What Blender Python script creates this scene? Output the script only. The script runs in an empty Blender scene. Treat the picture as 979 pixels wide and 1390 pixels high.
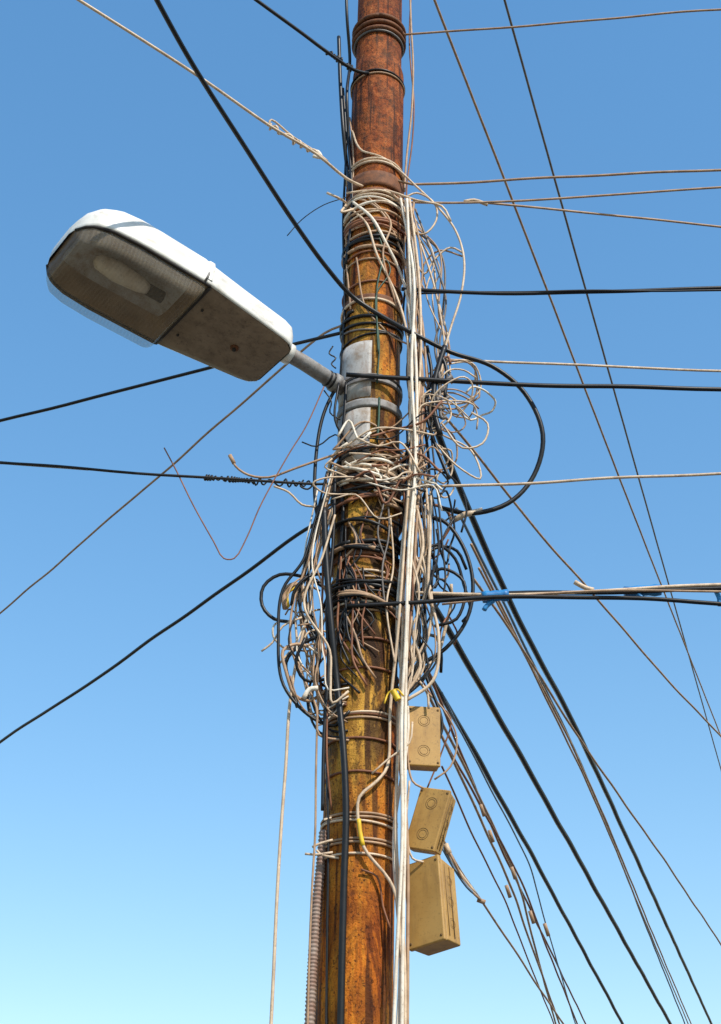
import bpy, math, random
import numpy as np
from mathutils import Vector, Matrix
random.seed(7); np.random.seed(7)
rad = math.radians

# ------------------------------------------------------------------ camera / survey helpers
F = 1900.0; PITCH = rad(31); CAM = np.array([0., -5., 1.6])
cp, sp = math.cos(PITCH), math.sin(PITCH)
def ray(u, v):
    a = u-489.5; b = 695-v
    return np.array([a, -b*sp+F*cp, b*cp+F*sp])
def P(u, v, y=0.0):
    r = ray(u, v); return CAM + r*((y-CAM[1])/r[1])
def PZ(u, v, z):
    r = ray(u, v); return CAM + r*((z-CAM[2])/r[2])
def depth(p):
    d = p-CAM; return d[1]*cp+d[2]*sp

TOP = P(516, 0, 0); BOT = P(483, 1300, 0)
def axis_x(z):
    t = (z-BOT[2])/(TOP[2]-BOT[2]); return BOT[0]+(TOP[0]-BOT[0])*t
Z_SW = P(514, 105, 0)[2]
def pole_r(z):
    if z > Z_SW+0.06: return 0.117
    if z > Z_SW-0.02:
        k = (z-(Z_SW-0.02))/0.08; k = k*k*(3-2*k); return 0.130*(1-k)+0.117*k
    return 0.130 + 0.005*min(1, (Z_SW-z)/5.0)
def uc(v): return 516-0.0254*v
def SURF(u, v, off=0.008):
    y = -0.1
    for _ in range(4):
        p = P(u, v, y); dx = p[0]-axis_x(p[2]); R = pole_r(p[2])+off
        y = -math.sqrt(max(R*R-dx*dx, 0.0)) if abs(dx) < R else 0.0
    return P(u, v, y)

# ------------------------------------------------------------------ materials
def nd(nt, t, **k):
    n = nt.nodes.new(t)
    for a, b in k.items(): setattr(n, a, b)
    return n
def ramp(nt, fac, stops):
    r = nd(nt, 'ShaderNodeValToRGB'); e = r.color_ramp.elements
    while len(e) < len(stops): e.new(0.5)
    for i, (p, c) in enumerate(stops):
        e[i].position = p; e[i].color = (*c, 1) if len(c) == 3 else c
    nt.links.new(fac, r.inputs[0]); return r.outputs[0]
def noise(nt, vec, scale, detail=4, rough=0.6, dist=0.0):
    n = nd(nt, 'ShaderNodeTexNoise'); n.inputs['Scale'].default_value = scale
    n.inputs['Detail'].default_value = detail; n.inputs['Roughness'].default_value = rough
    n.inputs['Distortion'].default_value = dist
    nt.links.new(vec, n.inputs['Vector']); return n.outputs['Fac']
def mapping(nt, vec, sc):
    m = nd(nt, 'ShaderNodeMapping'); m.inputs['Scale'].default_value = sc
    nt.links.new(vec, m.inputs['Vector']); return m.outputs[0]
def mixc(nt, fac, a, b, mode='MIX'):
    m = nd(nt, 'ShaderNodeMix', data_type='RGBA', blend_type=mode)
    for s, val in ((m.inputs[0], fac), (m.inputs[6], a), (m.inputs[7], b)):
        if isinstance(val, (int, float)): s.default_value = val
        elif isinstance(val, tuple): s.default_value = (*val, 1)
        else: nt.links.new(val, s)
    return m.outputs[2]
def mth(nt, op, a, b=0.0, clamp=False):
    m = nd(nt, 'ShaderNodeMath', operation=op, use_clamp=clamp)
    for s, val in ((m.inputs[0], a), (m.inputs[1], b)):
        if isinstance(val, (int, float)): s.default_value = val
        else: nt.links.new(val, s)
    return m.outputs[0]
def base(name):
    m = bpy.data.materials.new(name); m.use_nodes = True; nt = m.node_tree
    b = nt.nodes['Principled BSDF']; tc = nd(nt, 'ShaderNodeTexCoord')
    return m, nt, b, tc.outputs['Object']
def bump(nt, b, h, s, d=0.01):
    n = nd(nt, 'ShaderNodeBump'); n.inputs['Strength'].default_value = s; n.inputs['Distance'].default_value = d
    nt.links.new(h, n.inputs['Height']); nt.links.new(n.outputs[0], b.inputs['Normal'])

def dirty(name, c1, c2, rough=0.5, scale=18, bs=0.15, metal=0.0, lo=0.4, hi=0.7, spec=0.35, grime=None):
    m, nt, b, oc = base(name)
    f = noise(nt, oc, scale, 5, 0.65)
    col = ramp(nt, f, [(lo, c1), (hi, c2)])
    f2 = noise(nt, oc, scale*0.12, 2)
    col = mixc(nt, mth(nt, 'MULTIPLY', f2, 0.35), col, tuple(x*0.6 for x in c2))
    if grime:
        g1 = ramp(nt, noise(nt, mapping(nt, oc, (1, 1, .25)), 22, 6, .7), [(0.50, (0, 0, 0)), (0.70, (.7,)*3)])
        col = mixc(nt, g1, col, grime)
        g2 = ramp(nt, noise(nt, oc, 90, 4, .7), [(0.58, (0, 0, 0)), (0.68, (.6,)*3)])
        col = mixc(nt, g2, col, tuple(x*.6 for x in grime))
    nt.links.new(col, b.inputs['Base Color'])
    b.inputs['Roughness'].default_value = rough; b.inputs['Metallic'].default_value = metal
    b.inputs['Specular IOR Level'].default_value = spec
    if bs: bump(nt, b, noise(nt, oc, scale*5, 3), bs, 0.002)
    return m

M = {}
M['cream'] = dirty('cable_cream', (0.78, 0.60, 0.42), (0.50, 0.35, 0.22), 0.5, grime=(.30, .20, .13))
M['white'] = dirty('cable_white', (0.88, 0.80, 0.67), (0.72, 0.59, 0.44), 0.45, grime=(.44, .33, .23))
M['tan']   = dirty('cable_tan', (0.50, 0.32, 0.19), (0.28, 0.165, 0.095), 0.55)
M['rust']  = dirty('cable_rusty', (0.30, 0.12, 0.055), (0.14, 0.055, 0.03), 0.6)
M['black'] = dirty('cable_black', (0.007, 0.007, 0.008), (0.017, 0.015, 0.014), 0.42)
M['grey']  = dirty('cable_grey', (0.20, 0.17, 0.15), (0.10, 0.085, 0.075), 0.5)
M['blue']  = dirty('tape_blue', (0.03, 0.25, 0.55), (0.015, 0.12, 0.34), 0.45)
M['bluegrey'] = dirty('cable_blue_grey', (0.16, 0.24, 0.33), (0.08, 0.12, 0.17), 0.5)
M['yellow'] = dirty('tape_yellow', (0.85, 0.55, 0.03), (0.6, 0.36, 0.03), 0.5)
M['green'] = dirty('cable_green', (0.03, 0.09, 0.05), (0.02, 0.05, 0.03), 0.5)
M['steel'] = dirty('galvanised_steel', (0.33, 0.32, 0.31), (0.20, 0.175, 0.15), 0.65, 30, 0.2, 0.1, grime=(.13, .09, .07))
M['bandrust'] = dirty('rusty_strap', (0.24, 0.09, 0.035), (0.07, 0.03, 0.016), 0.75, 30, 0.4)
M['box'] = dirty('ochre_plastic', (0.48, 0.275, 0.075), (0.38, 0.205, 0.05), 0.5, 10, 0.1, grime=(.24, .13, .04))
M['boxdark'] = dirty('ochre_plastic_groove', (0.15, 0.08, 0.025), (0.09, 0.05, 0.018), 0.7)
M['plate'] = dirty('weathered_aluminium_plate', (0.46, 0.44, 0.41), (0.26, 0.19, 0.13), 0.55, 11, 0.2, 0.0, 0.46, 0.68, grime=(.2, .1, .05))
M['conduit'] = dirty('conduit_grey', (0.34, 0.27, 0.22), (0.24, 0.12, 0.08), 0.6)

def pole_mat():
    m, nt, b, oc = base('rusted_painted_steel')
    st = mapping(nt, oc, (1, 1, 0.28))
    f1 = noise(nt, st, 8, 9, 0.72, 0.7)
    col = ramp(nt, f1, [(0.34, (0.06, 0.014, 0.004)), (0.43, (0.24, 0.055, 0.008)), (0.50, (0.52, 0.14, 0.010)), (0.60, (0.66, 0.235, 0.018)), (0.74, (0.42, 0.12, 0.014))])
    sep = nd(nt, 'ShaderNodeSeparateXYZ'); nt.links.new(oc, sep.inputs[0]); z = sep.outputs[2]
    def zone(a, bb, w=0.35):
        up = nd(nt, 'ShaderNodeMapRange', interpolation_type='SMOOTHSTEP'); nt.links.new(z, up.inputs[0])
        up.inputs[1].default_value = a-w; up.inputs[2].default_value = a+w
        dn = nd(nt, 'ShaderNodeMapRange', interpolation_type='SMOOTHSTEP'); nt.links.new(z, dn.inputs[0])
        dn.inputs[1].default_value = bb-w; dn.inputs[2].default_value = bb+w; dn.inputs[3].default_value = 1; dn.inputs[4].default_value = 0
        return mth(nt, 'MULTIPLY', up.outputs[0], dn.outputs[0])
    f2 = noise(nt, st, 4.5, 6, 0.6, 0.4)
    och = ramp(nt, noise(nt, st, 14, 6, 0.7), [(0.38, (0.17, 0.062, 0.009)), (0.58, (0.60, 0.31, 0.045))])
    mk = mth(nt, 'MULTIPLY', ramp(nt, f2, [(0.40, (0, 0, 0)), (0.50, (1, 1, 1))]), zone(3.2, 6.1))
    col = mixc(nt, mk, col, och)
    red = ramp(nt, noise(nt, oc, 22, 8, 0.78), [(0.40, (0.045, 0.012, 0.006)), (0.52, (0.28, 0.058, 0.012)), (0.66, (0.44, 0.14, 0.04))])
    col = mixc(nt, mth(nt, 'MULTIPLY', zone(6.4, 12, 0.25), 0.85), col, red)
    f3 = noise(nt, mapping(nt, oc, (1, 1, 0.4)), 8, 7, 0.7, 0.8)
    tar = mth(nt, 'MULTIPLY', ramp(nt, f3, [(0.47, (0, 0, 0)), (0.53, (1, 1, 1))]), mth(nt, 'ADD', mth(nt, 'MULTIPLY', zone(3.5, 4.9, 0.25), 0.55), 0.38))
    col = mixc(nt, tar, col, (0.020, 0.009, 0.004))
    f4 = noise(nt, mapping(nt, oc, (1, 1, 0.05)), 34, 3, 0.5)
    col = mixc(nt, mth(nt, 'MULTIPLY', ramp(nt, f4, [(0.54, (0, 0, 0)), (0.61, (1, 1, 1))]), 0.8), col, (0.045, 0.013, 0.004))
    f5 = noise(nt, oc, 95, 4, 0.65)
    col = mixc(nt, ramp(nt, f5, [(0.57, (0, 0, 0)), (0.63, (.8, .8, .8))]), col, (0.03, 0.010, 0.004))
    nt.links.new(col, b.inputs['Base Color'])
    nt.links.new(ramp(nt, f1, [(0.3, (0.85,)*3), (0.7, (0.55,)*3)]), b.inputs['Roughness'])
    b.inputs['Specular IOR Level'].default_value = 0.2
    h = mth(nt, 'ADD', noise(nt, oc, 60, 6, 0.7), mth(nt, 'MULTIPLY', f1, 1.4))
    bump(nt, b, h, 0.9, 0.009)
    return m
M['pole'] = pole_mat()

# ------------------------------------------------------------------ mesh accumulation
class Acc:
    def __init__(s): s.v = []; s.f = []; s.m = []; s.mats = []; s.n = 0
    def mi(s, k):
        if k not in s.mats: s.mats.append(k)
        return s.mats.index(k)
    def add(s, verts, faces, mat):
        o = s.n; s.v.extend([tuple(map(float, x)) for x in verts]); s.n += len(verts)
        s.f.extend([tuple(o+i for i in f) for f in faces]); s.m.extend([s.mi(mat)]*len(faces))
    def obj(s, name, parent=None, smooth=True):
        me = bpy.data.meshes.new(name); me.from_pydata(s.v, [], s.f)
        for k in s.mats: me.materials.append(M[k])
        me.polygons.foreach_set('material_index', s.m)
        me.polygons.foreach_set('use_smooth', [smooth]*len(s.f)); me.update()
        o = bpy.data.objects.new(name, me); bpy.context.scene.collection.objects.link(o)
        if parent: o.parent = parent
        return o

def spline(pts, step=0.03, cap=24):
    pts = [np.array(p, float) for p in pts]
    if len(pts) == 2:
        n = 40; return [pts[0]+(pts[1]-pts[0])*i/n for i in range(n+1)]
    Q = [2*pts[0]-pts[1]]+pts+[2*pts[-1]-pts[-2]]; out = []
    for i in range(1, len(Q)-2):
        p0, p1, p2, p3 = Q[i-1:i+3]
        d01 = max(np.linalg.norm(p1-p0), 1e-4)**.5; d12 = max(np.linalg.norm(p2-p1), 1e-4)**.5; d23 = max(np.linalg.norm(p3-p2), 1e-4)**.5
        m1 = (p1-p0)/d01-(p2-p0)/(d01+d12)+(p2-p1)/d12; m2 = (p2-p1)/d12-(p3-p1)/(d12+d23)+(p3-p2)/d23
        m1 *= d12; m2 *= d12
        n = int(min(cap, max(3, np.linalg.norm(p2-p1)/step)))
        for k in range(n):
            t = k/n; t2 = t*t; t3 = t2*t
            out.append((2*t3-3*t2+1)*p1+(t3-2*t2+t)*m1+(-2*t3+3*t2)*p2+(t3-t2)*m2)
    out.append(pts[-1]); return out
def avoid(path, r):
    out = []
    for p in path:
        R = pole_r(p[2])+r+0.001; dx = p[0]-axis_x(p[2]); d = math.hypot(dx, p[1])
        if d < R:
            if p[1] <= 0.03: p = np.array([p[0], -math.sqrt(max(R*R-dx*dx, 0)), p[2]])
            else:
                k = R/max(d, 1e-4); p = np.array([axis_x(p[2])+dx*k, p[1]*k, p[2]])
        out.append(p)
    return out
def tube(acc, path, r, mat, sides=7):
    path = [p for i, p in enumerate(path) if i == 0 or np.linalg.norm(p-path[i-1]) > 1e-5]
    n = len(path)
    if n < 2: return
    rr = r if hasattr(r, '__len__') else [r]*n
    verts = []; nrm = None
    for i, p in enumerate(path):
        t = path[min(i+1, n-1)]-path[max(i-1, 0)]; t = t/max(np.linalg.norm(t), 1e-9)
        if nrm is None:
            a = np.array([0, 0, 1.]) if abs(t[2]) < .9 else np.array([1., 0, 0]); nrm = np.cross(t, a)
        nrm = nrm-t*np.dot(nrm, t); nrm /= max(np.linalg.norm(nrm), 1e-9); bn = np.cross(t, nrm)
        q = rr[min(i, len(rr)-1)]
        for k in range(sides):
            a = 2*math.pi*k/sides; verts.append(p+(nrm*math.cos(a)+bn*math.sin(a))*q)
    faces = [(i*sides+k, i*sides+(k+1) % sides, (i+1)*sides+(k+1) % sides, (i+1)*sides+k) for i in range(n-1) for k in range(sides)]
    faces.append(tuple(range(sides))[::-1]); faces.append(tuple((n-1)*sides+k for k in range(sides)))
    acc.add(verts, faces, mat)

def wpx(w, p): return 0.5*w*depth(p)/F

def line_pts(uv, y0=0.0, y1=None, drop=0.0):
    a = P(uv[0][0], uv[0][1], y0)
    if y1 is None: y1 = PZ(uv[-1][0], uv[-1][1], a[2]-drop)[1]
    L = [0.0]
    for i in range(1, len(uv)): L.append(L[-1]+math.hypot(uv[i][0]-uv[i-1][0], uv[i][1]-uv[i-1][1]))
    return [P(u, v, 1/((1-l/L[-1])/(y0+5)+(l/L[-1])/(y1+5))-5) for (u, v), l in zip(uv, L)]
def line(uv, w, mat, y0=0.0, y1=None, drop=0.0, ext=14, ext0=0, acc=None, name='overhead_cable', wav=0.0022):
    pts = line_pts(uv, y0, y1, drop)
    r = wpx(w, pts[len(pts)//2] if len(pts) > 2 else 0.6*pts[0]+0.4*pts[-1])
    if ext:
        d = pts[-1]-pts[-2]; d /= np.linalg.norm(d); pts = pts+[pts[-1]+d*ext]
    if ext0:
        d = pts[0]-pts[1]; d /= np.linalg.norm(d); pts = [pts[0]+d*ext0]+pts
    own = acc is None
    if own: acc = Acc()
    path = spline(pts, 0.07, 60)
    s = 0; ph = [random.random()*6.28 for _ in range(4)]; out = []
    for i, p in enumerate(path):
        if i: s += np.linalg.norm(path[i]-path[i-1])
        o = wav*(math.sin(s*4.1+ph[0])+.8*math.sin(s*9.3+ph[1])); o2 = wav*(math.sin(s*5.3+ph[2])+.6*math.sin(s*11.7+ph[3]))
        out.append(p+np.array([o2*.4, o2, o]))
    tube(acc, avoid(out, r), r, mat)
    if own: acc.obj(name)
    return pts
def helix(acc, a, b, R, r, turns, mat):
    d = b-a; L = np.linalg.norm(d); t = d/L; n = np.cross(t, [0, 0, 1.]); n /= np.linalg.norm(n); bn = np.cross(t, n)
    N = int(turns*10); path = []
    for i in range(N+1):
        k = i/N; an = 2*math.pi*turns*(k+0.06*math.sin(9*k)); R2 = R*(1+0.3*math.sin(13*k+1))
        path.append(a+d*k+(n*math.cos(an)+bn*math.sin(an))*R2)
    tube(acc, path, r, mat, 5)

# ------------------------------------------------------------------ OVERHEAD LINES
line([(548, 48), (979, 13)], 3, 'tan', -0.05)
line([(540, 251), (760, 241), (979, 230)], 3.6, 'tan', -0.06)
a = Acc(); line([(530, 274), (655, 275), (979, 254)], 3.2, 'tan', -0.1, acc=a, wav=.001)
line([(650, 274), (820, 291), (979, 308)], 3.2, 'tan', -0.1, acc=a, wav=.001)
tube(a, spline([P(630, 274, -.09), P(644, 272, -.09), P(662, 278, -.09)]), 0.009, 'cream'); a.obj('overhead_cable')
a = Acc(); p = line([(545, 392), (620, 397), (790, 397), (979, 391)], 5.5, 'black', -0.1, acc=a)
line([(560, 399), (700, 396), (979, 394)], 3, 'black', -0.1, acc=a); a.obj('overhead_cable')
line([(600, 489), (740, 494), (979, 503)], 3.6, 'cream', -0.05)
line([(470, 509), (540, 514), (700, 521), (979, 529)], 6.5, 'black', -0.16)
line([(560, 661), (700, 656), (979, 643)], 4, 'cream', -0.05)
a = Acc()
p = line([(470, 822), (560, 817), (700, 811), (850, 812), (979, 819)], 6, 'black', -0.15, acc=a)
line([(560, 806), (650, 806), (780, 804), (900, 797), (979, 795)], 5, 'cream', -0.1, acc=a)
line([(560, 812), (690, 806), (860, 802), (979, 799)], 6, 'black', -0.09, acc=a)
line([(600, 820), (700, 808), (800, 803), (979, 803)], 3.2, 'tan', -0.12, acc=a)
for u0, u1, v in ((655, 690, 811), (848, 897, 804)):
    q = line_pts([(u0, v), ((u0+u1)/2, v-2), (u1, v-3)], -0.12, -0.12)
    tube(a, spline(q), [0.021+0.006*random.random() for _ in range(200)], 'blue', 8)
for uv in ([(670, 815), (661, 822), (657, 828)], [(972, 803), (976, 812), (977, 822)], [(866, 806), (872, 812)]):
    tube(a, spline([P(u, v, -.14) for u, v in uv]), 0.010, 'blue', 5)
a.obj('overhead_cable')
line([(590, 0), (700, 283), (850, 672), (979, 1000)], 2.6, 'tan', 0.65, None, 0, 18, 12, name='overhead_wire')
line([(685, 0), (790, 375), (979, 1045)], 3.0, 'grey', 1.4, None, 0, 18, 12, name='overhead_wire')
a = Acc(); line([(600, 560), (650, 620), (730, 722), (800, 800), (890, 905), (979, 1000)], 3.2, 'tan', 0.02, acc=a)
tube(a, spline([P(780, 790, 1.0), P(795, 798, 1.0), P(806, 801, 1.0)]), 0.012, 'cream'); a.obj('overhead_wire')
for uv, w, m, y0 in [
    ([(575, 540), (615, 640), (690, 812), (780, 985), (850, 1135), (925, 1300)], 7, 'black', 0.05),
    ([(575, 800), (630, 892), (740, 1085), (860, 1300)], 7.5, 'black', 0.06),
    ([(560, 880), (610, 962), (700, 1120), (797, 1300)], 6.5, 'black', 0.03),
    ([(640, 780), (690, 852), (800, 1022), (890, 1150), (979, 1282)], 3.2, 'tan', 0.1),
    ([(620, 690), (700, 852), (790, 1040), (890, 1290)], 3.2, 'bluegrey', 0.1),
    ([(640, 740), (700, 862), (785, 1030), (900, 1300)], 3.0, 'tan', 0.1),
    ([(650, 770), (720, 905), (800, 1070), (884, 1270)], 2.6, 'tan', 0.12),
    ([(580, 905), (625, 1020), (680, 1150), (752, 1300)], 3.2, 'rust', 0.1),
    ([(575, 930), (640, 1060), (700, 1190), (730, 1300)], 3.4, 'tan', 0.05),
    ([(590, 980), (650, 1090), (700, 1180), (748, 1300)], 3.0, 'rust', 0.12),
    ([(600, 1000), (640, 1085), (690, 1195), (724, 1290)], 3.4, 'tan', 0.08),
    ([(600, 940), (660, 1060), (715, 1165), (740, 1250)], 2.2, 'bluegrey', 0.1),
    ([(590, 1120), (625, 1180), (655, 1225), (705, 1300)], 3.2, 'tan', 0.05),
    ([(600, 1040), (640, 1130), (680, 1210), (716, 1300)], 2.4, 'rust', 0.07)]:
    line(uv, w, m, y0, None, 0.15, 16, wav=.003)
a = Acc()
for u, v in ((655, 1100), (667, 1135), (697, 1185), (690, 1210), (722, 1245), (742, 1262)):
    q = P(u, v, 0.9); d = np.array([0.008, 0.012, -0.022]); tube(a, [q-d, q, q+d], 0.009, 'tan', 6)
a.obj('cable_crimp')
a = Acc()
tube(a, spline([P(604, 1150, 0), P(612, 1166, 0.02), P(628, 1190, .05), P(645, 1212, .1)]), 0.006, 'cream')
tube(a, spline([P(606, 1148, 0), P(618, 1172, 0.0), P(632, 1200, .05), P(655, 1224, .1)]), 0.005, 'tan')
tube(a, spline([P(600, 1150, 0), P(616, 1178, 0.02), P(634, 1204, .05), P(650, 1218, .1)]), 0.005, 'bluegrey')
tube(a, [P(605, 1146, 0), P(610, 1158, 0)], 0.011, 'cream'); tube(a, [P(648, 1221, .1), P(659, 1225, .1)], 0.009, 'tan')
a.obj('drop_cable')
a = Acc()
p = line([(492, 252), (470, 242), (430, 210), (365, 170), (230, 77), (107, 0)], 4.2, 'cream', -0.13, -1.0, ext=8, acc=a)
q = line_pts([(470, 242), (430, 210), (365, 170), (230, 77), (107, 0)], -0.13, -1.0)
helix(a, q[2], q[1], 0.012, 0.006, 5, 'cream'); tube(a, spline([q[2], q[2]+[0.01, 0, .035], q[2]*.5+q[1]*.5+[0, 0, .02], q[1]+[0, 0, .015], q[1]+[.05, 0, -.04]]), 0.005, 'cream')
tube(a, spline([P(425, 205, -.2), P(432, 206, -.2), P(436, 214, -.2), P(425, 212, -.2)]), 0.008, 'white'); a.obj('overhead_cable')
a = Acc()
line([(500, 100), (480, 95), (440, 68), (410, 45), (348, 0)], 5, 'black', -0.13, -0.5, ext=8, acc=a)
helix(a, P(478, 94, -.13), P(445, 70, -.2), 0.011, 0.006, 6, 'black'); a.obj('overhead_cable')
line([(480, 448), (462, 452), (400, 467), (280, 500), (0, 572)], 5, 'black', 0.02, None)
line([(470, 440), (440, 452), (355, 525), (200, 660), (0, 833)], 3.3, 'tan', 0.05, None)
line([(470, 690), (415, 720), (300, 801), (150, 908), (0, 1007)], 5, 'black', -0.08, None)
a = Acc()
line([(470, 655), (430, 657), (240, 646), (100, 634), (0, 628)], 4, 'black', -0.08, None, acc=a)
line([(120, 637), (70, 633), (0, 628)], 4.4, 'grey', -0.08, -0.1, acc=a, ext=0, wav=.001)
q = [P(278, 648, -.08), P(345, 653, -.08), P(425, 658, -.08)]
helix(a, q[0], q[1], 0.008, 0.0055, 14, 'black'); helix(a, q[1], q[2], 0.013, 0.004, 6, 'black')
tube(a, spline([P(412, 652, -.08), P(408, 660, -.1), P(418, 664, -.1), P(428, 655, -.1)]), .004, 'black')
a.obj('overhead_cable')
a = Acc()
pp = [P(130, -160, -2.1), P(213, 0, -1.55), P(262, 88, -1.25), P(333, 200, -0.85), P(398, 300, -0.5), P(445, 365, -0.28), P(478, 402, -.17), SURF(520, 430, .02),
      P(560, 452, -.15), P(612, 478, -.1), P(668, 497, -.08), P(712, 533, -.05), P(737, 590, -.03), P(725, 645, 0), P(690, 683, 0), P(640, 697, 0), P(600, 690, 0.05)]
tube(a, avoid(spline(pp), .011), 0.0105, 'black', 8)
tube(a, [P(655, 693, 0), P(632, 698, 0), P(612, 708, 0)], 0.013, 'cream', 8)
a.obj('looped_power_cable')
a = Acc()
tube(a, spline([P(*q, -.15) for q in [(223, 608), (240, 640), (262, 685), (290, 735), (304, 758), (318, 758), (335, 730), (352, 690), (372, 652), (395, 612), (415, 580), (440, 525)]]), 0.003, 'rust', 5)
a.obj('dangling_wire')
a = Acc()
tube(a, spline([P(*q, -.1) for q in [(313, 619), (320, 633), (338, 645), (365, 648), (400, 636), (440, 622), (470, 612)]]), 0.005, 'tan', 6)
tube(a, [P(312, 618, -.1), P(318, 629, -.1)], 0.009, 'tan', 6)
tube(a, spline([P(*q, -.12) for q in [(372, 660), (392, 668), (410, 685), (428, 688)]]), 0.0045, 'cream', 6)
a.obj('cable_end')

# ------------------------------------------------------------------ POLE
a = Acc(); NS = 48; zs = list(np.arange(0, 9.6, 0.06)); zs += [Z_SW-.02, Z_SW, Z_SW+.02, Z_SW+.04, Z_SW+.06]; zs = sorted(zs)
verts = []
for z in zs:
    for k in range(NS):
        an = 2*math.pi*k/NS; R = pole_r(z)+0.0015*math.sin(an*3+z*2)
        verts.append((axis_x(z)+R*math.cos(an), R*math.sin(an), z))
faces = [(i*NS+k, i*NS+(k+1) % NS, (i+1)*NS+(k+1) % NS, (i+1)*NS+k) for i in range(len(zs)-1) for k in range(NS)]
faces.append(tuple((len(zs)-1)*NS+k for k in range(NS)))
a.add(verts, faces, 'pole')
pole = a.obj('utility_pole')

def ringz(v): return SURF(uc(v), v, 0.005)[2]
def ring(acc, v, w, mat, tilt=0.0, turns=1.0, pitch=0.0, off=0.0, ph=None, wob=0.0, a0=None):
    z0 = ringz(v); r = 0.5*w*depth(P(uc(v), v, -.13))/F
    if ph is None: ph = random.random()*6.28
    st = random.random()*6.28 if a0 is None else a0
    N = int(40*turns); path = []; w1 = random.random()*6
    for i in range(N+1):
        th = st+2*math.pi*turns*i/N
        z = z0+tilt*0.13*math.cos(th+ph)+pitch*(i/N-.5)*turns+wob*math.sin(2.3*th+w1)*0.5
        R = pole_r(z)+r*0.9+off+abs(wob)*0.4*(1+math.sin(3.1*th+w1))
        path.append(np.array([axis_x(z)+R*math.cos(th), R*math.sin(th), z]))
    tube(acc, path, r, mat, 6)
def band(acc, v0, v1, mat, off=0.004, a0=0, a1=360):
    z0, z1 = ringz(v1), ringz(v0); n = max(6, int((a1-a0)/6)); zz = [z0+(z1-z0)*i/4 for i in range(5)]
    V = []
    for o in (off, -0.002):
        for z in zz:
            for k in range(n+1):
                an = rad(a0+(a1-a0)*k/n); R = pole_r(z)+o
                V.append((axis_x(z)+R*math.cos(an), R*math.sin(an), z))
    m = n+1; Fc = []
    for i in range(4):
        for k in range(n): Fc.append((i*m+k, i*m+k+1, (i+1)*m+k+1, (i+1)*m+k))
    o2 = 5*m
    for k in range(n):
        Fc.append((k+1, k, o2+k, o2+k+1)); Fc.append((4*m+k, 4*m+k+1, o2+4*m+k+1, o2+4*m+k))
    for i in range(4):
        Fc.append((i*m, (i+1)*m, o2+(i+1)*m, o2+i*m)); Fc.append(((i+1)*m+n, i*m+n, o2+i*m+n, o2+(i+1)*m+n))
    acc.add(V, Fc, mat)

a = Acc()
for v in (22, 30, 38): ring(a, v, 7, 'bandrust', 0.0, 1, 0)
ring(a, 42, 4, 'grey', 0.05); ring(a, 95, 3, 'black', 0.05); ring(a, 98, 2.5, 'tan', 0.02)
band(a, 232, 250, 'bandrust', .010); band(a, 255, 262, 'bandrust', .012)
band(a, 398, 405, 'bandrust', .006); band(a, 541, 551, 'steel', .011); band(a, 512, 517, 'steel', .010)
band(a, 640, 662, 'bandrust', .008); band(a, 744, 752, 'bandrust', .008); band(a, 965, 969, 'bandrust', .006)
a.obj('straps', pole)
a = Acc(); band(a, 462, 537, 'plate', .006, 188, 272); band(a, 553, 622, 'plate', .007, 196, 272); a.obj('metal_plate', pole)

# ------------------------------------------------------------------ WIRE TANGLE
T = Acc()
TH = 0.86
def st(uv, w, mat, y=-0.1, y1=None, jit=0.0, surf=False):
    pts = []; n = len(uv)
    if w < 4.5: w *= TH
    for i, (u, v) in enumerate(uv):
        yy = y if y1 is None else y+(y1-y)*i/(n-1)
        u += random.gauss(0, 1)*jit; v += random.gauss(0, 1)*jit
        c = uc(v); half = 39
        if abs(u-c) < half and yy < 0.02: pts.append(SURF(u, v, 0.006+max(0, -yy-0.13)))
        else: pts.append(P(u, v, yy))
    r = wpx(w, pts[n//2]); tube(T, avoid(spline(pts, 0.025), r), r, mat, 7)
def loop(u, v, ru, rv, w, mat, y=-.05, turns=1.3, rot=0.0):
    n = int(9*turns)+1; st0 = random.random()*6.28; pts = []; e = random.random()*.5
    if w < 4.5: w *= TH
    for i in range(n+1):
        th = st0+2*math.pi*turns*i/n; k = 1+e*(i/n-.5)+random.gauss(0, .09)
        a_, b_ = ru*k*math.cos(th), rv*k*math.sin(th)
        pts.append(P(u+a_*math.cos(rot)-b_*math.sin(rot), v+a_*math.sin(rot)+b_*math.cos(rot), y+0.05*math.sin(th+1)+.02*i/n))
    r = wpx(w, pts[0]); tube(T, avoid(spline(pts, .025), r), r, mat, 7)
C = random.choice
for v in (218, 222): ring(T, v, 4, 'cream', 0.12)
for v in (262, 266, 271, 275, 280, 284, 289): ring(T, v+random.uniform(-2, 2), C([3, 3.5, 4]), C(['cream', 'tan', 'cream', 'white', 'grey']), random.uniform(-.25, .25), 1, 0, .004, wob=.006)
for v in (294, 299, 304, 308, 313, 318, 324, 331): ring(T, v, C([3, 4, 5]), C(['tan', 'rust', 'tan', 'black', 'rust']), random.uniform(-.15, .15), 1, 0, 0, wob=.006)
for v in (345, 352, 382, 403): ring(T, v, 3, C(['tan', 'rust']), random.uniform(-.2, .2))
for v, w, m, t in ((408, 4, 'cream', .1), (425, 5, 'black', .15), (432, 4, 'black', -.2), (438, 3, 'grey', .3), (452, 3, 'black', -.2), (508, 3.5, 'grey', 0), (513, 4, 'black', .05)): ring(T, v, w, m, t)
for i in range(20):
    v = random.triangular(590, 690, 640); ring(T, v, C([3, 3.5, 4, 5]), C(['cream', 'tan', 'tan', 'white', 'black', 'black', 'rust', 'cream']), random.uniform(-.5, .5), random.uniform(.6, 1.3), 0, random.uniform(0, .02), wob=.02)
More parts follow.
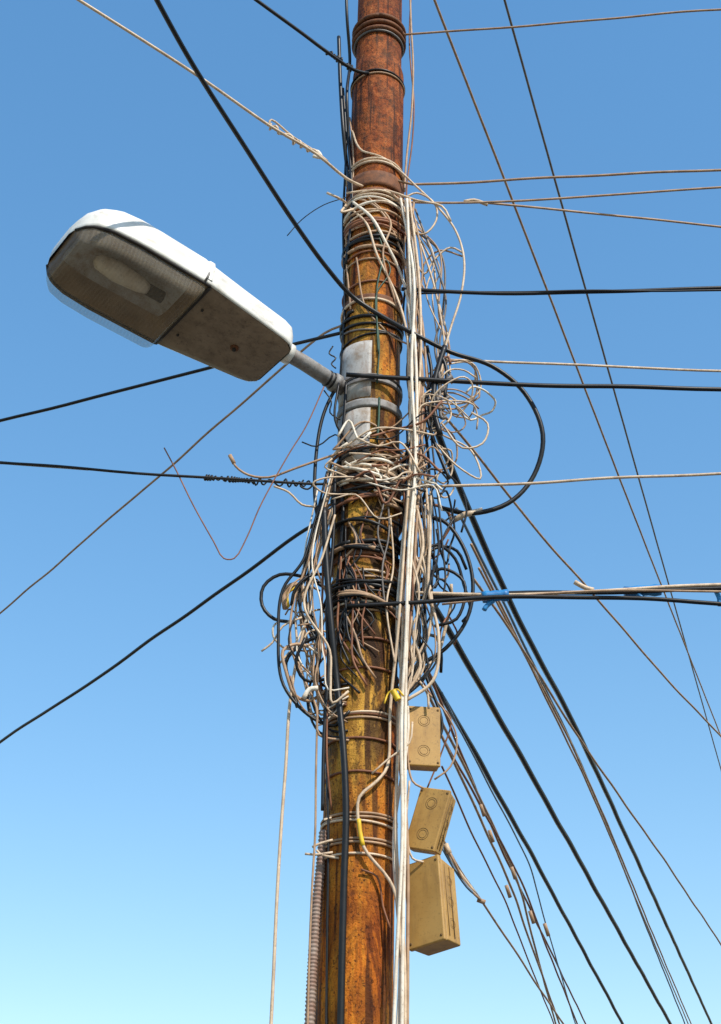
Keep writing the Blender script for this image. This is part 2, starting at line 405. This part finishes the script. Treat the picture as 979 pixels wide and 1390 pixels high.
for i in range(17):
    v = random.uniform(680, 820); ring(T, v, C([3, 4, 5, 6]), C(['black', 'rust', 'tan', 'black', 'black', 'black']), random.uniform(-.4, .4), random.uniform(.6, 1.2), 0, random.uniform(0, .012), wob=.015)
for v, m in ((775, 'cream'), (780, 'tan'), (795, 'black'), (815, 'white'), (821, 'black'), (826, 'tan'), (866, 'rust'), (905, 'rust'), (966, 'cream'), (972, 'tan'), (1000, 'rust'), (1050, 'rust')): ring(T, v, 3.4, m, random.uniform(-.1, .1))
for v in (1102, 1107, 1113, 1137, 1142, 1158): ring(T, v, 3.6, C(['cream', 'tan']), random.uniform(-.08, .05))
for uv in ([(450, 1110), (440, 1113)], [(452, 1140), (432, 1146), (424, 1150)], [(452, 1157), (430, 1160), (414, 1159)], [(460, 1165), (436, 1160), (430, 1154)], [(452, 966), (436, 970), (430, 962)]): st(uv, 4, 'cream', -.1)

st([(470, -60), (471, 20), (475, 80), (471, 130), (474, 200), (478, 290), (470, 360)], 4.5, 'black', -.1)
st([(460, 50), (462, 110), (466, 175), (472, 235), (476, 262)], 5.5, 'black', -.08)
st([(466, 120), (470, 190), (466, 300), (468, 420), (462, 520)], 4, 'black', -.03)
st([(475, 160), (480, 230), (470, 330), (476, 420)], 3, 'tan', -.12)
st([(390, 320), (410, 298), (440, 278), (470, 268)], 1.6, 'black', -.1)
st([(444, 262), (458, 268), (470, 276), (464, 288), (480, 284)], 4, 'cream', -.14)
st([(556, -60), (558, 30), (561, 90), (559, 150), (552, 215), (549, 260)], 3.4, 'tan', -.05)
st([(560, -40), (556, 60), (562, 140), (560, 190), (552, 260), (556, 330)], 2.6, 'rust', -.02)
st([(478, 178), (492, 205), (535, 226), (562, 250), (595, 282), (618, 312), (630, 352), (626, 400), (612, 445), (602, 480)], 3.6, 'cream', -.1)
st([(470, 262), (520, 258), (566, 272), (600, 280), (612, 300)], 3.6, 'cream', -.13)
st([(545, 300), (575, 318), (592, 300), (590, 276), (566, 262), (550, 268)], 3.2, 'cream', -.1)
st([(556, 330), (576, 372), (590, 352), (612, 336), (630, 344)], 3.2, 'cream', -.06)
st([(556, 352), (580, 398), (575, 360), (598, 340), (628, 348)], 3, 'tan', -.05)
st([(480, 275), (505, 296), (524, 330), (544, 372), (556, 420), (560, 500), (556, 600)], 4.6, 'white', -.14)
st([(476, 283), (498, 304), (512, 346), (536, 396), (552, 450), (556, 540)], 4, 'cream', -.14)
st([(484, 270), (516, 286), (540, 330), (552, 360), (572, 430), (580, 520)], 4, 'tan', -.12)
st([(500, 268), (530, 300), (520, 345), (540, 420)], 3.5, 'tan', -.14)
st([(505, 300), (520, 340), (512, 390), (512, 440), (514, 480)], 3, 'green', -.135)
st([(508, 330), (530, 365), (511, 400), (515, 470), (512, 520)], 2.4, 'green', -.135)
st([(515, 540), (514, 575), (512, 600)], 4, 'green', -.135)
st([(484, 350), (498, 420), (530, 455), (560, 470)], 3, 'tan', -.135)
for i in range(11):
    x0 = random.uniform(544, 556); v0 = random.uniform(258, 310)
    st([(x0-14, v0), (x0, v0+12), (x0+random.uniform(0, 18), 365), (x0+random.uniform(0, 22), 430), (x0+random.uniform(0, 28), 500), (x0+random.uniform(0, 36), 560), (x0+random.uniform(-12, 26), 640)],
       C([2.6, 3.2, 3.8]), C(['cream', 'tan', 'tan', 'cream', 'black', 'rust', 'black']), random.uniform(-.14, -.05), random.uniform(-.14, .05))
for i in range(7):
    st([(556+random.uniform(-6, 6), 300+random.uniform(-20, 20)), (575+random.uniform(0, 20), 350+random.uniform(-20, 20)), (585+random.uniform(-10, 25), 410+random.uniform(-20, 20)), (600+random.uniform(-10, 15), 470+random.uniform(-10, 10)), (600+random.uniform(-10, 25), 520)],
       C([2.4, 3, 3.4]), C(['cream', 'tan', 'cream', 'grey']), random.uniform(-.12, .02), jit=3)

VB = [(546, 560, 560, 562, 554, 550, 547, 544, 536), (552, 556, 563, 566, 559, 553, 549, 549, 545), (556, 568, 568, 558, 549, 544, 543, 539, 551),
      (560, 554, 572, 572, 564, 557, 541, 552, 553), (550, 564, 556, 553, 546, 540, 552, 536, 541)]
for i, b_ in enumerate(VB):
    vs = [270, 380, 500, 620, 740, 860, 980, 1130, 1300]
    st(list(zip(b_, vs))+[(b_[-1]-2, 1420)], [4.6, 5, 4.6, 4.6, 4.6][i], ['white', 'white', 'cream', 'tan', 'white'][i], -.165+0.014*i, jit=1.5)
st([(562, 560), (552, 700), (540, 860), (530, 960), (526, 1040), (512, 1060), (488, 1082), (486, 1110), (494, 1150), (534, 1205), (545, 1300)], 4.6, 'cream', -.15)
st([(487, 1112), (489, 1130), (493, 1148)], 6.4, 'yellow', -.15)
st([(505, 1050), (530, 1028), (556, 1008), (560, 980)], 3.4, 'cream', -.15)
st([(490, 1180), (512, 1190), (520, 1230), (530, 1260)], 3.4, 'rust', -.14)
st([(440, 690), (443, 760), (450, 850), (458, 930), (466, 1010), (470, 1100), (467, 1200), (464, 1320), (462, 1420)], 9.5, 'black', -.15)
st([(455, 650), (452, 740), (444, 830), (446, 900), (440, 1000), (438, 1100)], 5, 'black', -.13)
st([(470, 520), (468, 560), (462, 620), (466, 700), (458, 800)], 5, 'black', -.12)
st([(462, 515), (440, 560), (430, 610), (428, 680), (440, 740)], 5, 'black', -.08)
st([(460, 520), (455, 570), (470, 600)], 4, 'black', -.13)
st([(556, 500), (572, 560), (582, 640), (560, 740), (566, 830), (575, 905), (600, 990), (570, 1040)], 4.5, 'black', -.04)
st([(560, 700), (552, 760), (548, 820), (556, 900), (552, 960)], 4, 'rust', -.1)

for i in range(14):
    loop(random.gauss(611, 15), random.gauss(545, 26), random.uniform(16, 42), random.uniform(14, 38), C([2.4, 2.8, 3.4]), C(['cream', 'white', 'cream', 'tan', 'tan', 'cream']), random.uniform(-.14, .06), random.uniform(.4, 1.0), random.uniform(-.8, .8))
st([(600, 575), (628, 608), (655, 602), (662, 575), (640, 560)], 3.4, 'cream', -.08)
st([(590, 600), (620, 632), (652, 650), (640, 612), (600, 590)], 3.2, 'cream', -.05)
st([(604, 470), (596, 495), (590, 520), (590, 560), (598, 590)], 8, 'black', -.12)
st([(598, 480), (606, 500), (604, 540)], 5, 'black', -.12)
st([(596, 492), (608, 484), (612, 494)], 4, 'rust', -.12)
st([(580, 470), (586, 510), (578, 550), (590, 600), (610, 650)], 5, 'black', -.1)
for k in range(5): st([(590+random.uniform(-3, 8), 500+k*9), (600, 520+k*12), (612+random.uniform(-8, 8), 510+k*14)], 5, C(['white', 'cream', 'grey', 'black']), -.12)
for i in range(32):
    u0 = random.uniform(440, 520); v0 = random.uniform(590, 690); u1 = u0+random.uniform(40, 140); v1 = v0+random.uniform(-50, 50)
    st([(u0, v0), ((2*u0+u1)/3, (2*v0+v1)/3+random.gauss(0, 14)), ((u0+2*u1)/3, (v0+2*v1)/3+random.gauss(0, 16)), (min(u1, 600), v1)], C([2.6, 3.2, 4]), C(['cream', 'white', 'tan', 'tan', 'cream', 'rust', 'black', 'black']), random.uniform(-.18, -.1))
for i in range(5): loop(random.gauss(525, 30), random.gauss(645, 18), random.uniform(18, 45), random.uniform(8, 24), 3, C(['cream', 'white', 'tan']), -.16, random.uniform(.5, 1.0))
for i in range(6): loop(random.gauss(595, 8), random.gauss(640, 25), random.uniform(12, 34), random.uniform(14, 34), 3, C(['cream', 'tan', 'black']), -.02, random.uniform(.5, .9))
for i in range(15):
    loop(random.gauss(413, 15), random.gauss(840, 48), random.uniform(12, 32), random.uniform(18, 50), C([2.8, 3.4, 4.6]), C(['cream', 'tan', 'black', 'black', 'tan', 'white']), random.uniform(-.16, 0), random.uniform(.35, .8), random.uniform(-.6, .6))
for i in range(15):
    x = random.uniform(420, 446); vb = random.uniform(930, 1000)
    st([(x+random.uniform(5, 22), random.uniform(630, 700)), (x-random.uniform(0, 20), 760), (x-random.uniform(-4, 32), 820), (x-random.uniform(-10, 30), 880), (x+random.uniform(-14, 8), vb-40), (x+10, vb), (470, vb+random.uniform(-30, 20))],
       C([2.8, 3.4, 4]), C(['cream', 'tan', 'tan', 'white', 'black', 'rust', 'black', 'cream']), random.uniform(-.17, -.06), jit=2)
st([(445, 800), (415, 784), (380, 780), (358, 796), (356, 822), (372, 840), (400, 845)], 5, 'black', -.08)
st([(455, 640), (430, 700), (412, 760), (384, 800), (378, 860), (385, 930), (425, 975), (455, 985), (475, 965)], 4.5, 'black', -.12)
st([(440, 860), (404, 878), (388, 900), (398, 940), (404, 960)], 5.5, 'black', -.1)
st([(380, 900), (400, 880), (440, 870), (460, 850)], 3.6, 'cream', -.1)
st([(388, 826), (386, 804), (400, 794), (412, 800), (408, 815)], 9, 'tan', -.08)
st([(392, 824), (391, 806), (402, 797)], 4, 'yellow', -.11)
st([(355, 884), (370, 872), (384, 850), (410, 838)], 3.4, 'cream', -.1)
st([(452, 690), (430, 760), (418, 830), (402, 900), (393, 960), (388, 1040), (382, 1120), (376, 1220), (371, 1330), (366, 1430)], 4.6, 'cream', -.1)
st([(440, 700), (438, 800), (432, 880), (431, 960), (429, 1050), (428, 1130), (424, 1200), (420, 1300), (417, 1420)], 3.6, 'tan', -.12)
st([(446, 900), (440, 980), (444, 1050), (446, 1120), (444, 1300), (443, 1420)], 4, 'black', -.1)
st([(438, 760), (438, 850), (444, 940), (444, 1030), (450, 1100)], 3.2, 'rust', -.13)
st([(412, 948), (420, 936), (432, 934)], 7, 'white', -.15)
for i in range(13):
    loop(random.gauss(592, 14), random.gauss(780, 50), random.uniform(12, 36), random.uniform(22, 60), C([3, 3.6, 4.6]), C(['black', 'black', 'tan', 'black', 'cream', 'rust']), random.uniform(-.1, .08), random.uniform(.35, .8), random.uniform(-.5, .5))
st([(560, 700), (600, 706), (628, 740), (642, 790), (634, 840), (605, 880), (575, 900)], 5.5, 'black', -.03)
st([(570, 790), (600, 772), (630, 790), (620, 840), (590, 850)], 4.5, 'black', -.02)
for i in range(20):
    x = random.uniform(548, 586)
    st([(x-random.uniform(0, 10), random.uniform(560, 700)), (x+random.uniform(-8, 16), 740), (x+random.uniform(-10, 18), 800), (x+random.uniform(-12, 14), 860), (x+random.uniform(-14, 12), random.uniform(890, 930)), (548, 950)],
       C([2.8, 3.4, 4.6]), C(['cream', 'tan', 'black', 'rust', 'tan', 'black', 'black']), random.uniform(-.16, .0), jit=2)
for i in range(22):
    v = random.uniform(680, 850); u0 = uc(v)+random.uniform(-34, 10); L = random.uniform(60, 150)
    st([(u0, v), (u0+random.uniform(-10, 22), v+L*.35), (u0+random.uniform(-12, 30), v+L*.7), (u0+random.uniform(0, 44), v+L)], C([2.4, 3, 4]), C(['black', 'rust', 'black', 'black', 'tan', 'rust', 'black']), -.14)
for u_, va, vb in ((524, 640, 870), (530, 700, 900), (518, 650, 760)):
    st([(u_, va), (u_+4, (va+vb)/2-30), (u_-5, (va+vb)/2+20), (u_+6, vb)], 3.2, C(['cream', 'grey']), -.15)
st([(555, 890), (572, 930), (600, 960), (620, 1000), (612, 1040), (590, 1058)], 3, 'tan', .0)
st([(560, 900), (590, 950), (612, 975), (600, 1020), (580, 1070)], 2.6, 'rust', .02)
st([(566, 920), (580, 940), (582, 962)], 4, 'cream', -.1)
st([(552, 950), (560, 1060), (575, 1070)], 3.6, 'tan', -.1)
st([(556, 1060), (552, 1120), (560, 1165), (575, 1170)], 3.6, 'cream', -.1)
st([(522, 955), (528, 940), (540, 936), (548, 945)], 3, 'yellow', -.17)
st([(534, 938), (541, 950)], 9, 'yellow', -.17)
st([(410, 600), (430, 606), (455, 590), (470, 600)], 2.4, 'black', -.1)
st([(440, 530), (450, 545), (448, 560), (462, 570)], 2.4, 'black', -.1)
st([(452, 470), (447, 480), (456, 486), (450, 494), (456, 500)], 2.5, 'black', -.08)
T.obj('tangled_wires')

a = Acc(); pts = spline([P(440, 1128, -.06), P(436, 1170, -.06), P(430, 1230, -.06), P(425, 1300, -.06), P(420, 1400, -.06), P(414, 1600, -.06)], .01)
path = spline(pts, .004)
tube(a, path, [0.0185 if (i//2) % 2 else 0.0155 for i in range(len(path))], 'conduit', 12); a.obj('corrugated_conduit')

# ------------------------------------------------------------------ STREET LAMP
def lamp_paint():
    m, nt, b, oc = base('weathered_white_enamel')
    c = ramp(nt, noise(nt, oc, 7, 6, 0.6, .5), [(0.35, (0.66, 0.63, 0.56)), (0.6, (0.80, 0.77, 0.71))])
    c = mixc(nt, ramp(nt, noise(nt, mapping(nt, oc, (.3, 1, 1)), 26, 5, .65), [(0.54, (0, 0, 0)), (0.72, (.6, .6, .6))]), c, (0.40, 0.33, 0.24))
    nt.links.new(c, b.inputs['Base Color']); b.inputs['Roughness'].default_value = .4
    bump(nt, b, noise(nt, oc, 40, 3), .08, .003); return m
M['lamp'] = lamp_paint()
M['under'] = dirty('shaded_enamel', (0.32, 0.235, 0.155), (0.21, 0.145, 0.09), .6, 10, .1, grime=(.12, .08, .05))  # off-white enamel with the underside's shade put into its colour, plus grime
M['reflector'] = dirty('aged_reflector', (0.34, 0.22, 0.115), (0.17, 0.10, 0.05), .4, 6, .1, .2)
M['gasket'] = dirty('rubber_gasket', (0.04, .032, .028), (0.025, .02, .018), .7)
def lens_mat():
    m, nt, b, oc = base('prismatic_glass')
    out = nt.nodes['Material Output']
    wv = nd(nt, 'ShaderNodeTexWave', bands_direction='X'); wv.inputs['Scale'].default_value = 20; wv.inputs['Distortion'].default_value = .3
    nt.links.new(oc, wv.inputs['Vector'])
    b.inputs['Base Color'].default_value = (.50, .42, .32, 1); b.inputs['Roughness'].default_value = .12
    bump(nt, b, wv.outputs['Fac'], .25, .003)
    tr = nd(nt, 'ShaderNodeBsdfTransparent'); tr.inputs[0].default_value = (.95, .94, .90, 1)
    mx = nd(nt, 'ShaderNodeMixShader')
    dust = noise(nt, oc, 9, 4, .6)
    fac = mth(nt, 'ADD', ramp(nt, wv.outputs['Fac'], [(0.3, (.10,)*3), (0.8, (.15,)*3)]), mth(nt, 'MULTIPLY', dust, .16))
    nt.links.new(fac, mx.inputs[0]); nt.links.new(tr.outputs[0], mx.inputs[1]); nt.links.new(b.outputs[0], mx.inputs[2])
    nt.links.new(mx.outputs[0], out.inputs['Surface']); return m
M['lens'] = lens_mat()

th, tau = rad(36), rad(8)
Ld = np.array([-math.cos(th)*math.cos(tau), -math.sin(th)*math.cos(tau), math.sin(tau)])
Wd = np.array([math.sin(th), -math.cos(th), 0.0])
Nd = np.cross(Wd, Ld); Nd = Nd if Nd[2] > 0 else -Nd
S0 = P(461, 522, -.075); T0 = S0+Ld*0.295+np.array([0, 0, -.022])
LS = -0.066    # the housing sits off-centre on its spigot
lampE = bpy.data.objects.new('street_lamp', None); bpy.context.scene.collection.objects.link(lampE)
mat4 = Matrix(((Ld[0], Wd[0], Nd[0], T0[0]), (Ld[1], Wd[1], Nd[1], T0[1]), (Ld[2], Wd[2], Nd[2], T0[2]), (0, 0, 0, 1)))
lampE.matrix_world = mat4
def interp(tab, s):
    xs = [t[0] for t in tab]; return float(np.interp(s, xs, [t[1] for t in tab]))
LEN = 1.03
WT = [(0, .118), (.008, .142), (.03, .165), (.07, .177), (.3, .210), (.465, .234), (.78, .240), (.90, .230), (.965, .205), (1.0, .170), (1.02, .13), (1.03, .09)]
HT = [(0, .075), (.008, .095), (.03, .115), (.07, .122), (.3, .130), (.46, .138), (.50, .152), (.8, .158), (.88, .150), (.95, .125), (1.0, .085), (1.02, .05), (1.03, .03)]
SS = sorted(set([0, .008, .018, .03, .05, .07, .1, .15, .2, .25, .3, .35, .4, .44, .46, .475, .49, .5, .55, .6, .65, .7, .75, .8, .85, .88, .91, .93, .95, .965, .98, .99, 1.0, 1.01, 1.02, 1.027, 1.03]))
a = Acc(); K = 32; V = []
for s in SS:
    w_, h_ = interp(WT, s), interp(HT, s)
    prof = [(w_*.965, -.012), (w_*1.0, -.010), (w_*1.0, 0.006)]
    for k in range(1, K):
        an = math.pi*k/K; c, s_ = math.cos(an), math.sin(an)
        prof.append((w_*.985*math.copysign(abs(c)**.42, c), .008+h_*abs(s_)**.48))
    prof += [(-w_*1.0, .006), (-w_, -.010), (-w_*.965, -.012)]
    V += [(s, x+LS, z) for x, z in prof]
m_ = len(prof)
Fc = [(i*m_+k, (i+1)*m_+k, (i+1)*m_+k+1, i*m_+k+1) for i in range(len(SS)-1) for k in range(m_-1)]
Fc.append(tuple(range(m_))); Fc.append(tuple((len(SS)-1)*m_+k for k in range(m_))[::-1])
a.add(V, Fc, 'lamp')
for s in (.47,):
    w_, h_ = interp(WT, s), interp(HT, s); vv = []
    for ds, o in ((-.013, .0), (-.009, .007), (.009, .007), (.013, .0)):
        for k in range(K+1):
            an = math.pi*k/K; c, s_ = math.cos(an), math.sin(an)
            vv.append((s+ds, LS+(w_*.985+o)*math.copysign(abs(c)**.42, c), .008+(h_+o)*abs(s_)**.48))
    m2 = K+1; a.add(vv, [(i*m2+k, (i+1)*m2+k, (i+1)*m2+k+1, i*m2+k+1) for i in range(3) for k in range(K)], 'lamp')
o = a.obj('housing', lampE)
def sheet(acc, s0, s1, n, zf, sc, mat, nw=12):
    V = []
    for i in range(n+1):
        s = s0+(s1-s0)*i/n; w_ = interp(WT, s)*sc
        for k in range(nw+1):
            q = -1+2*k/nw; V.append((s, q*w_+LS, zf((s-s0)/(s1-s0), q)))
    m2 = nw+1; acc.add(V, [(i*m2+k, i*m2+k+1, (i+1)*m2+k+1, (i+1)*m2+k) for i in range(n) for k in range(nw)], mat)
L3 = lambda s, y, z: np.array([s, y+LS, z])
a = Acc()
sheet(a, .006, .455, 12, lambda t, q: -.014-.014*min(1, 8*min(t, 1-t), )*min(1, 5*(1-abs(q))), .97, 'under', 20)
a.obj('gear_cover', lampE)
a = Acc()
sheet(a, .462, 1.02, 24, lambda t, q: -.008+.105*(1-abs(2*t-1)**5)*(1-abs(q)**4), .95, 'reflector', 20)
sheet(a, .50, .98, 12, lambda t, q: .045+.04*(1-abs(2*t-1)**3)*(1-abs(q)**2), .60, 'plate', 12)
tube(a, [L3(.56, 0, .02), L3(.63, 0, .02)], .026, 'gasket', 10)
tube(a, [L3(.63, 0, .02), L3(.67, 0, .02), L3(.78, 0, .02), L3(.86, 0, .02), L3(.88, 0, .02)], [.02, .034, .044, .032, .012], 'white', 12)
a.obj('reflector', lampE)
a = Acc()
def bz(t, q):
    e1 = min(1, 9*min(t, 1-t)); e2 = min(1, 7*(1-abs(q)))
    return -.013-.085*math.sqrt(max(0, 1-(1-e1)**2))*math.sqrt(max(0, 1-(1-e2)**2))
sheet(a, .468, 1.018, 70, bz, .955, 'lens', 70)
a.obj('glass_bowl', lampE)
a = Acc()
for sg in (-1, 1):
    tube(a, [L3(s, sg*interp(WT, s)*.975, -.016) for s in np.linspace(.46, 1.02, 24)], .006, 'gasket', 8)
tube(a, [L3(.460, q, -.018) for q in np.linspace(-.222, .222, 8)], .009, 'gasket', 8)
tube(a, [L3(.2, .0, -.028), L3(.2, .0, -.036)], .018, 'bandrust', 12); tube(a, [L3(.2, .0, -.034), L3(.2, .0, -.046)], .009, 'gasket', 6)
for q in (-.1, .1): tube(a, [L3(.42, q, -.028), L3(.42, q, -.034)], .006, 'gasket', 8)
for sg in (-1, 1): tube(a, [L3(.49, sg*.233, -.01), L3(.49, sg*.249, 0.0), L3(.485, sg*.247, .03)], .005, 'steel', 6)
a.obj('frame_and_latches', lampE)
a = Acc()
tube(a, [np.array([.06, 0, .03]), np.array([-.10, 0, .03]), np.array([-.315, 0, .012])], .034, 'steel', 18)
tube(a, [np.array([.0, 0, .03]), np.array([-.03, 0, .03])], .046, 'lamp', 18)
tube(a, [np.array([-.255, 0, .017]), np.array([-.285, 0, .015])], .043, 'steel', 18)
for k in (-.245, -.225): tube(a, [np.array([k, 0, .018]), np.array([k-.008, 0, .018])], .038, 'black', 16)
a.obj('bracket_arm', lampE)

# ------------------------------------------------------------------ JUNCTION BOXES
import bmesh
def jbox(loc, size, yaw, roll, pitch=0, ks=((0, .25), (0, -.25)), side=True):
    w, d, h = size
    E = bpy.data.objects.new('junction_box', None); bpy.context.scene.collection.objects.link(E)
    E.matrix_world = Matrix.Translation(Vector(loc)) @ Matrix.Rotation(yaw, 4, 'Z') @ Matrix.Rotation(pitch, 4, 'X') @ Matrix.Rotation(roll, 4, 'Y')
    def bx(name, c, s, bev, mat, taper=0):
        bm = bmesh.new(); bmesh.ops.create_cube(bm, size=1)
        for v in bm.verts:
            k = 1-taper if v.co.y > 0 else 1
            v.co = Vector((v.co.x*s[0]*k+c[0], v.co.y*s[1]+c[1], v.co.z*s[2]*k+c[2]))
        bmesh.ops.bevel(bm, geom=bm.edges[:]+bm.verts[:], offset=bev, segments=3, profile=.5, affect='EDGES')
        me = bpy.data.meshes.new(name); bm.to_mesh(me); bm.free(); me.materials.append(M[mat])
        for p_ in me.polygons: p_.use_smooth = True
        o = bpy.data.objects.new(name, me); bpy.context.scene.collection.objects.link(o); o.parent = E
        md = o.modifiers.new('wn', 'WEIGHTED_NORMAL'); return o
    bx('body', (0, .03*d, 0), (w*.96, d*.72, h*.96), .006, 'box', .05)
    bx('seam', (0, -.335*d, 0), (w*.93, d*.04, h*.93), .002, 'boxdark')
    bx('lid', (0, -.43*d, 0), (w, d*.16, h), .006, 'box')
    g = Acc()
    for x, z in ks:
        for R_ in (.022, .015):
            tube(g, [np.array([x*w+R_*math.cos(q), -.51*d-.0002, z*h+R_*math.sin(q)]) for q in np.linspace(0, 6.283, 25)], .0009, 'boxdark', 5)
    for x in (-.42, .42):
        for z in (-.44, .44): tube(g, [np.array([x*w, -.50*d, z*h]), np.array([x*w, -.52*d, z*h])], .005, 'boxdark', 8)
    if side:
        for z in (-.25, .0, .25):
            for R_ in (.018, .012):
                tube(g, [np.array([w*.468, .0*d+R_*math.cos(q), z*h+R_*math.sin(q)]) for q in np.linspace(0, 6.283, 21)], .001, 'boxdark', 5)
    for yy in (-.2, .05): tube(g, [np.array([w*.482, yy*d, -h*.42]), np.array([w*.475, yy*d, h*.42])], .0015, 'boxdark', 5)
    g.obj('knockouts', E); return E
jbox(P(574, 1005, -.05), (.125, .08, .245), rad(4), rad(2), rad(-4))
jbox(P(586, 1117, -.07), (.125, .08, .235), rad(-26), rad(16), rad(-6))
jbox(P(589, 1232, -.06), (.15, .13, .315), rad(-36), rad(-7), rad(-6), ks=())

# ------------------------------------------------------------------ GROUND
M['pave'] = dirty('concrete_paving', (0.26, 0.24, 0.22), (0.18, 0.165, 0.15), .85, 3, .3)
M['asphalt'] = dirty('asphalt', (0.06, 0.06, 0.06), (0.04, 0.04, 0.04), .9, 12, .5)
M['earth'] = dirty('dry_ground', (0.16, 0.13, 0.08), (0.08, 0.075, 0.04), .95, .5, .3)
M['paint'] = dirty('road_paint', (0.75, .75, .72), (0.55, .55, .52), .7, 20, .2)
def quad(name, x0, x1, y0, y1, z, mat, h=0):
    a = Acc(); V = [(x0, y0, z), (x1, y0, z), (x1, y1, z), (x0, y1, z)]; Fc = [(0, 1, 2, 3)]
    if h:
        V += [(x0, y0, z-h), (x1, y0, z-h), (x1, y1, z-h), (x0, y1, z-h)]; Fc += [(0, 4, 5, 1), (1, 5, 6, 2), (2, 6, 7, 3), (3, 7, 4, 0)]
    a.add(V, Fc, mat); return a.obj(name, smooth=False)
quad('ground', -600, 600, -600, 600, -.004, 'earth')
quad('road', 1.2, 8.2, -300, 300, 0.0, 'asphalt')
quad('pavement', -2.2, 1.2, -300, 300, .13, 'pave', .14)
a = Acc()
for i in range(-15, 25): a.add([(4.64, i*6, .004), (4.76, i*6, .004), (4.76, i*6+3, .004), (4.64, i*6+3, .004)], [(0, 1, 2, 3)], 'paint')
a.obj('road_marking', smooth=False)

# ------------------------------------------------------------------ LIGHT
sunv = Vector((0.40, -0.57, 0.72)).normalized()
el = math.asin(sunv.z); az = math.atan2(sunv.x, sunv.y)
w = bpy.data.worlds.new('World'); bpy.context.scene.world = w; w.use_nodes = True; nt = w.node_tree
sky = nd(nt, 'ShaderNodeTexSky', sky_type='NISHITA'); sky.sun_disc = False; sky.sun_elevation = el; sky.sun_rotation = az
sky.air_density = 1.3; sky.dust_density = 0.3; sky.ozone_density = 1.6
gm = nd(nt, 'ShaderNodeGamma'); gm.inputs['Gamma'].default_value = 0.7
hs = nd(nt, 'ShaderNodeHueSaturation'); hs.inputs['Saturation'].default_value = 1.55; hs.inputs['Value'].default_value = 2.15
nt.links.new(sky.outputs[0], gm.inputs['Color']); nt.links.new(gm.outputs[0], hs.inputs['Color'])
nt.links.new(hs.outputs[0], nt.nodes['Background'].inputs[0]); nt.nodes['Background'].inputs[1].default_value = 0.15
sl = bpy.data.lights.new('sun', 'SUN'); sl.energy = 5.0; sl.angle = rad(.5); sl.color = (1, .94, .84)
so = bpy.data.objects.new('sun', sl); bpy.context.scene.collection.objects.link(so); so.rotation_euler = sunv.to_track_quat('Z', 'Y').to_euler()
so.location = (5, -5, 12)

cd = bpy.data.cameras.new('camera'); co = bpy.data.objects.new('camera', cd); bpy.context.scene.collection.objects.link(co)
co.location = CAM; co.rotation_euler = (rad(90)+PITCH, 0, 0)
cd.sensor_fit = 'VERTICAL'; cd.sensor_height = 36; cd.lens = F*36/1390; cd.clip_end = 2000; cd.clip_start = .05
bpy.context.scene.camera = co
vs = bpy.context.scene.view_settings; vs.view_transform = 'Standard'; vs.look = 'None'; vs.exposure = 0
